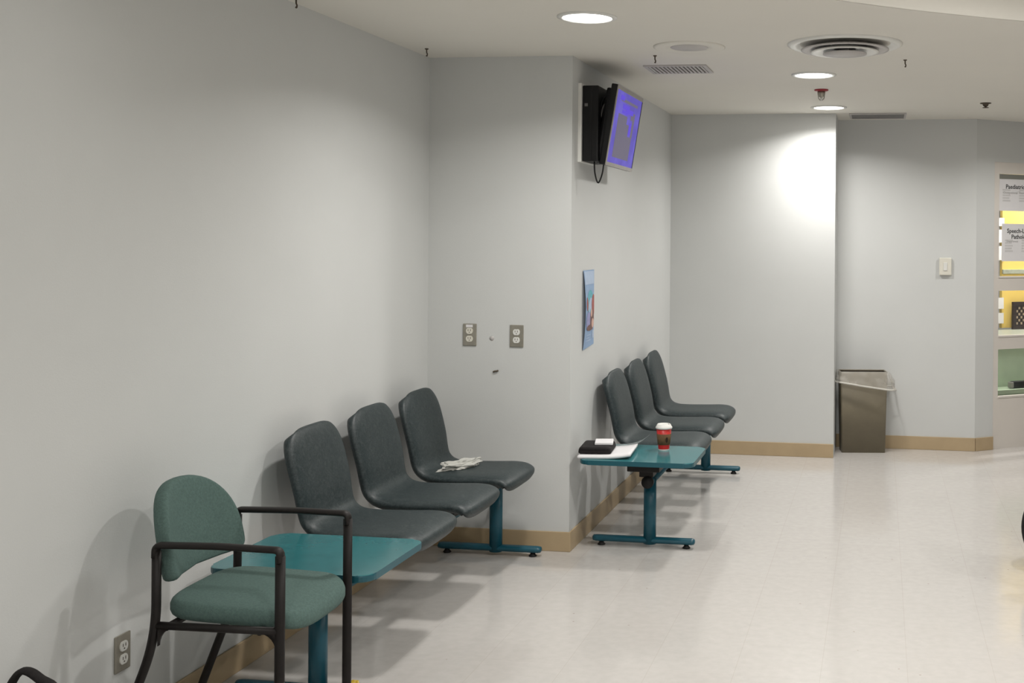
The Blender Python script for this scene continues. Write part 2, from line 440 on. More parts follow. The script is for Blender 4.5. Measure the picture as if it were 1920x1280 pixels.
downlight(1.35, 7.85, CE, 'unseen ceiling light added before the door to brighten the slanting wall', 14)  # added out of view to light the slanting wall
o_l = MD @ Vector((1.7, .75, CE)); downlight(o_l.x, o_l.y, CE, 'round ceiling light in the room behind the door', 27)
o_l = MD @ Vector((.8, .34, CE)); downlight(o_l.x, o_l.y, CE, 'unseen ceiling light added close behind the door to brighten the board', 12)  # extra unseen lamp, added to brighten the yellow board and desk

d = thing('ceiling_air_diffuser', 'large round stepped metal air diffuser on the ceiling', 'vent', (-.171, 5.275, CE + .001))
bm = bmesh.new(); lathe(bm, [(.262, 0), (.262, -.006), (.245, -.014), (.225, -.010), (.205, 0)], n=56, cap=False); part('outer_ring', bm, 'white_plastic', d, True)
bm = bmesh.new(); lathe(bm, [(.222, -.0005), (.001, -.0005)], n=48); part('dark_throat', bm, 'vent_mid', d)
bm = bmesh.new(); lathe(bm, [(.12, -.006), (.20, -.026), (.20, -.030), (.185, -.031), (.11, -.016)], n=56, cap=False); part('cone_ring', bm, 'vent', d, True)
bm = bmesh.new(); lathe(bm, [(.06, -.010), (.155, -.036), (.155, -.040), (.14, -.041), (.05, -.022)], n=56, cap=False); part('cone_ring', bm, 'white_plastic', d, True)
bm = bmesh.new(); lathe(bm, [(.02, 0), (.02, -.03), (.10, -.044), (.10, -.048), (.001, -.050)], n=48); part('centre_plate', bm, 'vent', d, True)
s = thing('ceiling_speaker', 'shallow round ceiling speaker beside the large air diffuser', 'speaker', (-.893, 5.277, CE))
bm = bmesh.new(); lathe(bm, [(.168, 0), (.168, -.005), (.155, -.009), (.12, -.006), (.09, -.004), (.088, 0)], n=48, cap=False); part('rim', bm, 'ceiling', s, True)
bm = bmesh.new(); lathe(bm, [(.09, -.001), (.085, -.006), (.001, -.007)], n=40); part('mesh_cover', bm, 'vent', s, True)
g = thing('vent_grille', 'white square slatted ceiling vent next to the television', 'vent', (-1.06, 5.945, CE))
bm = bmesh.new()
for b in ((-.165, .165, -.135, -.115), (-.165, .165, .115, .135), (-.165, -.145, -.115, .115), (.145, .165, -.115, .115)): box(bm, *b, -.008, 0, bev=.002)
part('frame', bm, 'vent', g)
part('backing', box(bmesh.new(), -.146, .146, -.116, .116, -.0015, -.0005), 'vent_dark', g)
for k in range(14):
    part('slat', box(bmesh.new(), -.14 + k * .0208, -.14 + k * .0208 + .011, -.115, .115, -.008, -.003), 'vent', g)
g = thing('vent_slot', 'grey slatted ceiling vent against the niche above the bin', 'vent', (-.03, 8.30, CE))
bm = bmesh.new()
for b in ((-.2, .2, -.16, -.145), (-.2, .2, .145, .16), (-.2, -.185, -.145, .145), (.185, .2, -.145, .145)): box(bm, *b, -.010, 0, bev=.002)
part('frame', bm, 'vent', g)
part('backing', box(bmesh.new(), -.186, .186, -.146, .146, -.0015, -.0005), 'vent_dark', g)
for k in range(11):
    part('slat', box(bmesh.new(), -.185, .185, -.14 + k * .026, -.14 + k * .026 + .012, -.009, -.003), 'vent_mid', g)
s = thing('ceiling_sprinkler', 'red collared sprinkler head on the ceiling between two lights', 'sprinkler', (-.359, 6.853, CE))
bm = bmesh.new(); lathe(bm, [(.042, 0), (.042, -.006), (.034, -.010), (.02, -.011)], n=28); part('collar', bm, 'red_enamel', s, True)
bm = bmesh.new(); lathe(bm, [(.024, -.010), (.022, -.030), (.017, -.042), (.010, -.046)], n=24); part('body', bm, 'steel', s, True)
bm = bmesh.new(); tube(bm, [(0, 0, -.045), (0, 0, -.068)], .006, 10); part('bulb', bm, 'white_plastic', s, True)
bm = bmesh.new(); tube(bm, fillet([(-.018, 0, -.035), (-.016, 0, -.055), (0, 0, -.067), (.016, 0, -.055), (.018, 0, -.035)], .008), .0025, 8)
part('yoke', bm, 'steel', s, True)
s = thing('ceiling_sprinkler', 'small brass sprinkler head on the ceiling in front of the door', 'sprinkler', (.663, 7.604, CE + .001))
bm = bmesh.new(); lathe(bm, [(.036, 0), (.036, -.005), (.02, -.009), (.016, -.02), (.008, -.026)], n=24); part('body', bm, 'slot', s, True)
bm = bmesh.new(); lathe(bm, [(.020, -.030), (.020, -.033), (.001, -.034)], n=16); part('deflector', bm, 'slot', s, True)
bm = bmesh.new(); tube(bm, [(0, 0, -.024), (0, 0, -.031)], .006, 8); part('stem', bm, 'slot', s, True)
def hook(x, y, label):
    t = thing('ceiling_hook', label, 'hook', (x, y, CE))
    bm = bmesh.new(); lathe(bm, [(.009, 0), (.009, -.003), (.004, -.006)], n=14); part('base', bm, 'slot', t, True)
    bm = bmesh.new(); tube(bm, fillet([(0, 0, -.004), (0, 0, -.02), (.004, 0, -.026), (.002, 0, -.036), (-.002, 0, -.033)], .004), .0032, 8); part('wire', bm, 'slot', t, True)
hook(-2.146, 5.199, 'small dark ceiling hook at the corner of the left wall and the column')
hook(-1.101, 5.506, 'small dark ceiling hook in front of the square vent, near the television')
hook(.111, 5.756, 'small dark ceiling hook right of the large air diffuser')
hook(-2.19, 4.05, 'ceiling hook over the left wall, cut by the top edge of the photo')

# ------------------------------------------------------------------ wall fittings
def outlet(label, loc, rz, caps=False, slots=True):
    t = thing('wall_outlet', label, 'outlet', loc, rz)      # local: x along wall, -y out of it
    bm = bmesh.new(); box(bm, -.035, .035, -.006, 0, -.055, .055, bev=.003); part('plate', bm, 'steel', t)
    for s in (-1, 1):
        bm = bmesh.new()
        prism(bm, [(.0175 * cos(k / 24 * 2 * pi), max(-.0145, min(.0145, .0175 * sin(k / 24 * 2 * pi)))) for k in range(24)], 0, .004,
              Matrix.Translation((0, -.006, s * .0195)) @ Matrix.Rotation(pi / 2, 4, 'X'))
        so = part('socket', bm, 'cream_plastic' if caps else 'white_plastic', t)
        bm = bmesh.new()
        for x in (-.006, .006): box(bm, x - .0012, x + .0012, -.0106, -.0099, s * .0195 - .001, s * .0195 + .008)
        box(bm, -.002, .002, -.0106, -.0099, s * .0195 - .009, s * .0195 - .005)
        part('slot', bm, 'slot', so)
    bm = bmesh.new(); tube(bm, [(0, -.005, 0), (0, -.0075, 0)], .003, 10); part('screw', bm, 'steel', t)
    if caps:
        part('label_strip', box(bmesh.new(), -.018, .016, -.0075, -.006, .037, .05), 'paper', t)
    return t
outlet('steel wall outlet low on the left wall behind the armchair', (XL, 3.14, .29), pi / 2)
outlet('left of two steel wall outlets on the column, with a small label strip', (-2.02, YC, 1.055), 0, True)
outlet('right of two steel wall outlets on the column, nearer the column corner', (-1.778, YC, 1.053), 0)
t = thing('light_switch', 'cream wall switch box in the niche right of the bin', 'switch', (.469, YN, 1.352))
bm = bmesh.new(); box(bm, -.044, .044, -.022, 0, -.064, .064, bev=.006); part('cover', bm, 'cream_plastic', t)
bm = bmesh.new(); box(bm, -.014, .014, -.027, -.02, -.03, .03, bev=.003); part('rocker', bm, 'white_plastic', t)
n = thing('wall_hook', 'tiny dark broken hook on the column below the outlets', 'hook', (-1.884, YC, .876))
bm = bmesh.new(); tube(bm, [(-.013, -.004, -.003), (-.004, -.007, .001), (.006, -.006, .002), (.013, -.003, .005)], .004, 8); part('stub', bm, 'slot', n, True)
c = thing('stain_disc', 'small pale round plug in the column between the two outlets', 'stain', (-1.907, YC + .0008, 1.039))  # raised disc standing for a faint stain on the wall
bm = bmesh.new(); lathe(bm, [(.012, 0), (.012, .002), (.001, .003)], n=20)
for v in bm.verts: v.co = Vector((v.co.x, -v.co.z, v.co.y))
part('cap', bm, 'vent', c, True)

# poster: a bent strip of paper with a printed picture
ps = thing('hanging_poster', 'narrow blue poster with a red and brown picture taped beside the column corner', 'poster', (XT, 0, 0))
def pz(y, z):         # distance of the bowed sheet from the wall
    return .0012 + .018 * (1 - (y - 5.69) / .235) * max(0, sin((z - .95) / .44 * pi)) ** .8
def sheet(y0, y1, z0, z1, off, nz=14, ny=4, slant=0., shape=None):
    bm = bmesh.new(); g = {}
    for side in (0, 1):
        for i in range(ny + 1):
            for j in range(nz + 1):
                y = y0 + (y1 - y0) * i / ny; z = z0 + (z1 - z0) * j / nz + slant * (i / ny) * (1 - j / nz)
                g[side, i, j] = bm.verts.new((pz(y, z) + off - side * .0008, y, z))
    for side in (0, 1):
        for i in range(ny):
            for j in range(nz):
                f = bm.faces.new((g[side, i, j], g[side, i + 1, j], g[side, i + 1, j + 1], g[side, i, j + 1])); f.smooth = True
    return bm
part('sheet', sheet(5.69, 5.925, .967, 1.374, 0, slant=.014), 'poster', ps)
part('heading_band', sheet(5.70, 5.915, 1.30, 1.368, .0008), 'poster_light', ps)
def blob(cy, cz, ry, rz_, off, m, n=20, lo=0, hi=2 * pi):
    bm = bmesh.new(); pts = []
    for k in range(n):
        a = lo + (hi - lo) * k / n
        y = min(5.922, cy + ry * cos(a)); z = cz + rz_ * sin(a); pts.append((pz(y, z) + off, y, z))
    bm.faces.new([bm.verts.new(p) for p in pts]); part('printed_shape', bm, m, ps)
blob(5.82, 1.20, .085, .07, .0010, 'poster_teal')
blob(5.83, 1.17, .065, .06, .0013, 'poster_light')
blob(5.735, 1.20, .02, .035, .0014, 'poster_red')
blob(5.90, 1.19, .05, .055, .0016, 'poster_red')
blob(5.77, 1.11, .06, .05, .0018, 'poster_lilac')
blob(5.86, 1.115, .055, .055, .0020, 'poster_brown')
blob(5.81, 1.075, .085, .016, .0022, 'poster_brown')
blob(5.88, 1.095, .03, .025, .0024, 'poster_skin')
blob(5.845, 1.15, .022, .022, .0024, 'poster_skin')
bm = bmesh.new()
for k, w in enumerate((.10, .08, .11)):
    z = 1.035 - k * .014
    bm.faces.new([bm.verts.new((pz(y, zz) + .0014, y, zz)) for y, zz in ((5.73, z), (5.73 + w, z), (5.73 + w, z + .005), (5.73, z + .005))])
part('printed_lines', bm, 'poster_light', ps)
bm = bmesh.new()
bm.faces.new([bm.verts.new((pz(y, zz) + .0014, y, zz)) for y, zz in ((5.875, 1.015), (5.915, 1.015), (5.915, 1.055), (5.875, 1.055))])
part('printed_panel', bm, 'poster_light', ps)

# television on its bracket
tv = thing('television', 'wall television with a violet screen tilted down on a black bracket', 'television', (XT, 5.91, 2.11))
W2, th = .30, radians(9)
MT = Matrix.Translation((.165, 0, 0)) @ Matrix.Rotation(th, 4, 'Y')      # local x out of the wall
bm = bmesh.new(); box(bm, -.034, 0, -W2, W2, -.205, .205, bev=.006, mtx=MT); part('case', bm, 'black_gloss', tv)
bm = bmesh.new(); box(bm, -.062, -.034, -W2 + .02, W2 - .02, -.20, .185, bev=.014, mtx=MT); part('back_cover', bm, 'black_plastic', tv)
bm = bmesh.new()
for b in ((-W2, W2, .183, .205), (-W2, W2, -.205, -.186), (-W2, -W2 + .012, -.186, .183)):
    box(bm, -.001, .004, b[0], b[1], b[2], b[3], bev=.001, mtx=MT)
part('bezel', bm, 'silver_bezel', tv)
bm = bmesh.new(); box(bm, -.001, .004, W2 - .012, W2, -.186, .183, bev=.001, mtx=MT); part('dark_bezel_edge', bm, 'black_gloss', tv)
part('screen', box(bmesh.new(), -.001, .002, -W2 + .012, W2 - .012, -.186, .183, mtx=MT), 'screen', tv)
bm = bmesh.new()
for y0, y1, z0, z1 in ((-.20, .16, -.155, -.03), (-.20, .06, -.03, .03), (.125, .17, -.03, .06), (-.20, .0, .03, .07), (.08, .17, .06, .10), (-.18, .2, .135, .15)):
    box(bm, .001, .0028, y0, y1, z0, z1, mtx=MT)
part('picture_area', bm, 'screen_grey', tv)
bm = bmesh.new()
for y0, y1, z0, z1 in ((.07, .12, -.02, .045), (-.13, .02, .10, .125), (-.05, .12, .085, .11), (-.13, .0, .078, .095), (-.20, -.12, .14, .165)):
    box(bm, .001, .0034, y0, y1, z0, z1, mtx=MT)
part('bright_area', bm, 'screen_violet', tv)
bm = bmesh.new(); box(bm, .0, .018, -.335, -.02, -.19, .205, bev=.002); part('wall_board', bm, 'white_plastic', tv)
bm = bmesh.new(); box(bm, .018, .100, -.318, -.06, -.185, .195, bev=.006); bx = part('bracket_box', bm, 'black_plastic', tv)
bm = bmesh.new(); box(bm, .030, .046, -.3195, -.317, .09, .105); part('sticker', bm, 'grey_plastic', bx)
bm = bmesh.new(); box(bm, .06, .068, -.3195, -.317, -.18, .19); part('seam_strip', bm, 'black_gloss', bx)
bm = bmesh.new(); box(bm, .08, .13, -.20, .02, -.16, .06, bev=.006); part('swivel_arm', bm, 'black_plastic', tv)
bm = bmesh.new(); tube(bm, interp([(.075, -.29, -.17), (.078, -.29, -.24), (.095, -.29, -.292), (.115, -.29, -.25), (.122, -.28, -.19)], 24), .004, 8); part('power_cable', bm, 'black_plastic', tv, True)
bm = bmesh.new(); tube(bm, interp([(.095, -.25, .06), (.105, -.26, .12), (.125, -.26, .145), (.14, -.24, .13)], 16), .004, 8)
part('signal_cable', bm, 'black_plastic', tv, True)
bm = bmesh.new(); tube(bm, interp([(.095, -.25, .03), (.11, -.26, .09), (.128, -.26, .11), (.14, -.24, .09)], 16), .004, 8); part('signal_cable', bm, 'grey_plastic', tv, True)

# ------------------------------------------------------------------ beam seating (local: x from the wall, y along it)
PROF = [(.062, .824), (.078, .814), (.098, .770), (.124, .685), (.146, .60), (.158, .535), (.170, .500), (.202, .481), (.27, .475),
        (.40, .477), (.49, .480), (.548, .472), (.585, .448), (.590, .418), (.572, .392)]
def seat_bm(w=.42):
    pts = interp([(x, z, 0) for x, z in PROF], 60)
    L = [0]
    for a, b in zip(pts[:-1], pts[1:]): L.append(L[-1] + (b - a).length)
    T = L[-1]; rings = []; NS = 28
    for i, p in enumerate(pts):
        d = (pts[min(i + 1, 59)] - pts[max(i - 1, 0)]).normalized()
        nrm = Vector((d.y, -d.x))                         # towards the back / underside
        if nrm.x > 0 and i < 25: nrm = -nrm
        if i >= 25 and nrm.y > 0 and i < 52: nrm = -nrm
        nrm = Vector((-abs(d.y), -abs(d.x))) if i < 50 else Vector((d.y, -d.x)) if Vector((d.y, -d.x)).dot(Vector((-1, -.3))) > 0 else Vector((-d.y, d.x))
        s0, s1 = L[i], T - L[i]
        hw = w / 2
        r0 = .140; r1 = .07
        if s0 < r0: hw = w / 2 * (.50 + .50 * (1 - (1 - s0 / r0) ** 2.1) ** .5)
        if s1 < r1: hw = w / 2 * (.84 + .16 * (1 - (1 - s1 / r1) ** 2.2) ** .5)
        waist = 1 - .05 * math.exp(-((s0 - .36) / .10) ** 2)
        hw *= waist
        tk = .074
        if s0 < .04: tk = .074 * (.36 + .64 * (1 - (1 - s0 / .04) ** 2) ** .5)
        if s1 < .035: tk = .074 * (.45 + .55 * (1 - (1 - s1 / .035) ** 2) ** .5)
        dish = .012 * min(1, s0 / .2) * min(1, s1 / .15)
        ring = []
        for k in range(NS):
            a = 2 * pi * k / NS
            ca, sa = cos(a), sin(a)
            yy = hw * (abs(ca) ** .50) * (1 if ca >= 0 else -1)
            nn = tk / 2 * (abs(sa) ** .80) * (1 if sa >= 0 else -1)          # + = underside
            if nn > 0: yy *= 1 - .20 * (nn / (tk / 2)) ** 1.5                 # underside narrower
            else: nn += dish * (1 - (yy / hw) ** 2) * .6
            off = tk / 2 + nn
            ring.append(Vector((p.x + nrm.x * off, yy, p.y + nrm.y * off)))
        rings.append(ring)
    bm = bmesh.new(); loft(bm, rings); return bm
def bench(loc, table_y, seats_y, leg_y, label):
    t = thing('beam_seating', label, 'seating', loc)
    pr = None
    for y in seats_y:
        if pr is None:
            pr = obj('seat_shell', seat_bm(), 'vinyl', t, True)
            sd = pr.modifiers.new('subdivision', 'SUBSURF'); sd.levels = 1; sd.render_levels = 1
            br = bmesh.new(); box(br, .24, .46, -.05, .05, .370, .392, bev=.002); box(br, .30, .40, -.035, .035, .355, .374)
            o = obj('seat_bracket', br, 'black_metal', pr)
            pr.location = (0, y, 0)
        else:
            q = pr.copy(); COL.objects.link(q); q.parent = t; q.location = (0, y, 0)
            for chd in list(pr.children):
                c2 = chd.copy(); COL.objects.link(c2); c2.parent = q
    y0, y1 = table_y
    bm = bmesh.new(); prism(bm, rrect(.062, .625, y0, y1, .05), .444, .467, bev=.006)
    for f in bm.faces:
        if f.calc_center_median().z > .4665 and abs(f.normal.z) > .9: f.material_index = 1
    bm.normal_update()
    for f in bm.faces: f.material_index = 1 if (f.calc_center_median().z > .466 and abs(f.normal.z) > .9) else 0
    tp = obj('table_top', bm, ['teal_edge', 'teal_top'], t)
    yc = (y0 + y1) / 2
    br = bmesh.new(); box(br, .29, .45, yc - .16, yc + .1, .405, .4435, bev=.004); box(br, .33, .40, yc - .06, yc + .03, .36, .408, bev=.003)
    obj('table_bracket', br, 'black_metal', tp)
    bm = bmesh.new(); tube(bm, [(.372, leg_y[0] - .06, .335), (.372, leg_y[1] + .04, .335)], .027, 18); be = obj('beam', bm, 'teal_metal', t, True)
    bm = bmesh.new()
    bm.free()
    for ye, s in ((leg_y[0] - .06, -1), (leg_y[1] + .04, 1)):
        bm = bmesh.new(); tube(bm, [(.372, ye + s * .012, .335), (.372, ye - s * .004, .335)], .0305, 20)
        obj('end_cap', bm, 'black_rubber', be, True)
    for y in leg_y:
        bm = bmesh.new(); tube(bm, [(.372, y, .016), (.372, y, .345)], .03, 20, flat=(.026, .032)); lg = obj('leg', bm, 'teal_metal', t, True)
        bm = bmesh.new()
        tube(bm, [(.080, y, .034), (.084, y, .034), (.10, y, .034), (.35, y, .034), (.585, y, .034), (.597, y, .034), (.601, y, .034)], .02, 14, flat=(.024, .0165))
        rr = len(bm.verts)
        bm.verts.ensure_lookup_table()
        for v in bm.verts:
            if v.co.x < .082 or v.co.x > .599: v.co = Vector((v.co.x, y + (v.co.y - y) * .45, .034 + (v.co.z - .034) * .45))
            elif v.co.x < .09 or v.co.x > .595: v.co = Vector((v.co.x, y + (v.co.y - y) * .85, .034 + (v.co.z - .034) * .85))
        obj('foot_bar', bm, 'teal_metal', lg, True)
        for x in (.125, .558):
            bm = bmesh.new(); lathe(bm, [(.018, 0), (.020, .004), (.013, .011), (.009, .024)], c=(x, y, 0), n=16); obj('glide', bm, 'black_rubber', lg, True)
    return t
bench((XL + .028, 0, 0), (3.42, 3.875), (4.115, 4.622, 5.13), (3.58, 5.36), 'near row of three grey seats and a bare teal table along the left wall')
bench((XT, 0, 0), (5.395, 5.85), (6.135, 6.665, 7.195), (5.63, 7.48), 'far row of three grey seats and teal table holding a red cup')

# ------------------------------------------------------------------ armchair in front
ch = thing('armchair', 'green fabric armchair with dark tubular arms standing before the near teal table', 'chair', (0, 0, 0))
ya, yb = 2.955, 3.385
xf, xr = -1.640, -2.005
for y in (ya, yb):
    bm = bmesh.new()
    tube(bm, [(xf, y, 0), (xf, y, .2), (xf, y, .45), (xf, y, .655)], .0125, 14, flat=(.0115, .0145)); part('leg', bm, 'black_metal', ch, True)
    bm = bmesh.new()
    tube(bm, fillet([(xr, y, .655), (xr, y, .41), (-2.165, y, .0)], .10, 8), .0125, 14, flat=(.0135, .0125)); part('leg', bm, 'black_metal', ch, True)
    bm = bmesh.new()
    tube(bm, fillet([(xr - .003, y, .638), (xr - .002, y, .671), (-1.82, y, .675), (xf + .001, y, .671), (xf, y, .638)], .028, 7), .012, 14, flat=(.0165, .0095)); part('armrest', bm, 'black_metal', ch, True)
    bm = bmesh.new()
    tube(bm, [(xr + .005, y, .447), (xf - .005, y, .447)], .011, 12)
    for sx, x in ((1, xr), (-1, xf)):
        prism(bm, [(0, .004), (sx * .045, .004)] + [(sx * (.045 - .045 * sin(k / 6 * pi / 2)), -.05 + .05 * cos(k / 6 * pi / 2)) for k in range(7)],
              -.007, .007, Matrix.Translation((x + sx * .008, y, .440)) @ Matrix.Rotation(pi / 2, 4, 'X'))
    part('seat_rail', bm, 'black_metal', ch, True)
for x in (xr + .03, xf - .06):
    bm = bmesh.new(); tube(bm, [(x, ya, .442), (x, yb, .442)], .010, 10); part('cross_bar', bm, 'black_metal', ch, True)
# seat cushion
yc, hw = (ya + yb) / 2, (yb - ya) / 2 - .016
def cushion(outline, zf, thick, ns=7):
    """pillow: outline (list of 2D points about origin) shrunk towards top and bottom"""
    rings = []
    for k in range(ns + 1):
        a = -pi / 2 + pi * k / ns
        sc = 1 - (1 - cos(a)) * .085; z = thick / 2 * (abs(sin(a)) ** .8) * (1 if a > 0 else -1)
        rings.append([zf(x * sc, y * sc, z) for x, y in outline])
    top = rings[-1]; bot = rings[0]
    bm = bmesh.new(); R = [[bm.verts.new(p) for p in r] for r in rings]; n = len(outline)
    for a, b in zip(R[:-1], R[1:]):
        for i in range(n): bm.faces.new((a[i], a[(i + 1) % n], b[(i + 1) % n], b[i]))
    for r, s in ((R[-1], 1), (R[0], -1)):
        prev = r
        for f in (.75, .5, .25):
            cur = [bm.verts.new(zf(x * f * .9, y * f * .9, s * thick / 2 * (1 + .25 * (1 - f)))) for x, y in outline]
            for i in range(n): bm.faces.new((prev[i], prev[(i + 1) % n], cur[(i + 1) % n], cur[i]))
            prev = cur
        c0 = bm.verts.new(zf(0, 0, s * thick / 2 * 1.25))
        for i in range(n): bm.faces.new((prev[i], prev[(i + 1) % n], c0))
    for f in bm.faces: f.smooth = True
    return bm
SX0, SX1 = -2.022, -1.600
out = []
for k in range(64):
    a = 2 * pi * k / 64; ca, sa = cos(a), sin(a)
    e = .42 if ca > 0 else .34
    x = (SX1 - SX0) / 2 * abs(ca) ** e * (1 if ca > 0 else -1); y = hw * abs(sa) ** .5 * (1 if sa > 0 else -1)
    y *= 1 - .06 * max(0, -ca)
    out.append((x, y))
cx = (SX0 + SX1) / 2
part('seat', cushion(out, lambda x, y, z: Vector((cx + x, yc + y, .474 + z - .02 * max(0, (x - .12) / .085) ** 2 - .008 * (x / .2))), .052), 'green_fabric', ch)
# back: round-topped pad leaning back
out = []
for k in range(64):
    a = 2 * pi * k / 64; ca, sa = cos(a), sin(a)
    if sa >= 0: y, z = .194 * abs(ca) ** .84 * (1 if ca > 0 else -1), -.045 + .212 * abs(sa) ** .84
    else:
        z = -.045 - .05 * abs(sa) ** .5; y = .194 * abs(ca) ** .22 * (1 if ca > 0 else -1)
    out.append((y, z))
LEAN = .20
def backf(u, v, w):
    bow = .060 * (1 - (u / .2) ** 2)
    return Vector((-1.990 + w - bow - LEAN * v, yc + u, .648 + v + w * LEAN))
part('backrest', cushion(out, backf, .048), 'green_fabric', ch)
for y in (ya, yb):
    s = 1 if y == ya else -1
    bm = bmesh.new(); tube(bm, fillet([(xr, y, .61), (xr - .012, y + s * .03, .61), (xr - .02, y + s * .06, .615)], .02), .009, 10)
    part('back_bracket', bm, 'black_metal', ch, True)

pv = Vector(((xf + xr) / 2, yc, 0)); rot = Matrix.Rotation(radians(1.6), 4, 'Z')
for o in ch.children: o.data.transform(Matrix.Translation(-pv))
ch.location = pv; ch.rotation_euler = (0, 0, radians(1.6))
# ------------------------------------------------------------------ small things
# tissue on the far seat of the near row
def crumple(name, c, rx, ry, rz_, seed, m, label, cat, rot=0, amp=.5):
    bm = bmesh.new(); bmesh.ops.create_icosphere(bm, subdivisions=4, radius=1)
    for v in bm.verts:
        p = v.co.copy()
        n = noise.noise(p * 1.7 + Vector((seed, 0, 0))) + .5 * abs(noise.noise(p * 4 + Vector((0, seed, 0))))
        r = 1 + amp * n
        v.co = Vector((p.x * r * rx, p.y * r * ry, max(p.z * r * rz_, -rz_ * .45)))
    zmin = min(v.co.z for v in bm.verts)
    for v in bm.verts: v.co.z -= zmin
    o = obj(name, bm, m, None, False, c); o.rotation_euler = (0, 0, rot)
    return tag(o, label, cat)
crumple('tissue', (-1.925, 5.10, .470), .034, .10, .022, 3.3, 'tissue', 'crumpled white tissue lying on the farthest seat of the near row', 'tissue', -.5, .75)
crumple('wrapper', (-1.775, 3.705, 0), .016, .02, .012, 1.3, 'yellow_foil', 'small yellow wrapper on the floor under the near table', 'wrapper')

# paper cup
cup = thing('paper_cup', 'red paper coffee cup with brown sleeve and white lid on the far table', 'cup', (-1.085, 5.735, .467))
def rc(z): return .0275 + .0115 * z / .115
bm = bmesh.new(); lathe(bm, [(.024, .004), (rc(0), .0), (rc(0), .004), (rc(.02), .02), (rc(.115), .115), (.02, .114)], n=36); part('body', bm, 'red_cup', cup, True)
bm = bmesh.new(); lathe(bm, [(rc(0) + .0004, .0004), (rc(.006) + .0006, .006)], n=36, cap=False); part('base_rim', bm, 'white_plastic', cup, True)
bm = bmesh.new(); lathe(bm, [(rc(.028), .028), (rc(.028) + .0016, .029), (rc(.082) + .0016, .082), (rc(.082), .083)], n=36, cap=False); sl = part('sleeve', bm, 'sleeve', cup, True)
bm = bmesh.new()
for zz in (0, 1):
    pass
pts = []
for k in range(20):
    a = 2 * pi * k / 20; z = .055 + .014 * sin(a); th_ = -pi / 2 + .62 + .20 * cos(a); r = rc(z) + .0022
    pts.append((r * cos(th_), r * sin(th_), z))
bm.faces.new([bm.verts.new(p) for p in pts]); part('dark_oval_print', bm, 'mark', sl)
bm = bmesh.new(); lathe(bm, [(rc(.115) + .001, .108), (rc(.115) + .0035, .110), (rc(.115) + .0035, .117), (rc(.115) + .0005, .120), (.034, .131), (.031, .1325), (.028, .129), (.001, .129)], n=36); part('lid', bm, 'white_plastic', cup, True)
bm = bmesh.new(); tube(bm, [(.024, -.012, .133), (.026, -.012, .133), (.031, -.011, .130)], .002, 8); part('sip_hole', bm, 'slot', cup, True)

# magazines, dark pouch and clear film on the far table
bm = bmesh.new(); NB = 16
for side in (0, 1):
    pass
def leaf(name, x0, x1, y0, y1, z, th_, lift, m, label, cat, rz=0.):
    t = bmesh.new(); g = {}
    cx, cy = (x0 + x1) / 2, (y0 + y1) / 2
    for s in (0, 1):
        for i in range(NB + 1):
            for j in range(5):
                u = i / NB; x = x0 + (x1 - x0) * u - cx; y = y0 + (y1 - y0) * j / 4 - cy
                g[s, i, j] = t.verts.new((x, y, s * th_ + lift * u ** 4))
    for i in range(NB):
        for j in range(4):
            t.faces.new((g[0, i, j], g[0, i, j + 1], g[0, i + 1, j + 1], g[0, i + 1, j]))
            t.faces.new((g[1, i, j], g[1, i + 1, j], g[1, i + 1, j + 1], g[1, i, j + 1]))
        t.faces.new((g[0, i, 0], g[0, i + 1, 0], g[1, i + 1, 0], g[1, i, 0]))
        t.faces.new((g[0, i, 4], g[1, i, 4], g[1, i + 1, 4], g[0, i + 1, 4]))
    for j in range(4):
        t.faces.new((g[0, 0, j], g[1, 0, j], g[1, 0, j + 1], g[0, 0, j + 1]))
        t.faces.new((g[0, NB, j], g[0, NB, j + 1], g[1, NB, j + 1], g[1, NB, j]))
    o = obj(name, t, m, None, True, (cx, cy, z)); o.rotation_euler = (0, 0, rz)
    return tag(o, label, cat)
leaf('magazine', -1.465, -1.205, 5.43, 5.71, .4672, .013, .016, 'paper', 'white magazine with curling pages at the wall end of the far table', 'magazine', .08)
leaf('clear_sleeve', -1.42, -1.18, 5.725, 5.84, .4675, .0015, .055, 'plastic_film', 'clear plastic sleeve curling up behind the magazine on the far table', 'sleeve', 0)
po = thing('pouch', 'black pouch lying on the white magazine by the wall', 'pouch', (-1.395, 5.57, .4830), .1)
bm = bmesh.new()
box(bm, -.075, .085, -.10, .10, 0, .034, bev=.014, seg=3)
for v in bm.verts: v.co.x += .25 * (v.co.z - .017) * (1 if v.co.x < 0 else -1)
part('body', bm, 'blackcloth', po, True)
bm = bmesh.new(); box(bm, -.055, .065, -.1022, -.099, .020, .023); part('zip', bm, 'black_gloss', po)
pc = tag(obj('folded_paper', box(bmesh.new(), -.045, .045, -.06, .06, 0, .012, bev=.004), 'paper', None, False, (-1.36, 5.59, .5172)), 'small folded white paper on top of the black pouch', 'paper')
pc.rotation_euler = (0, 0, .2)

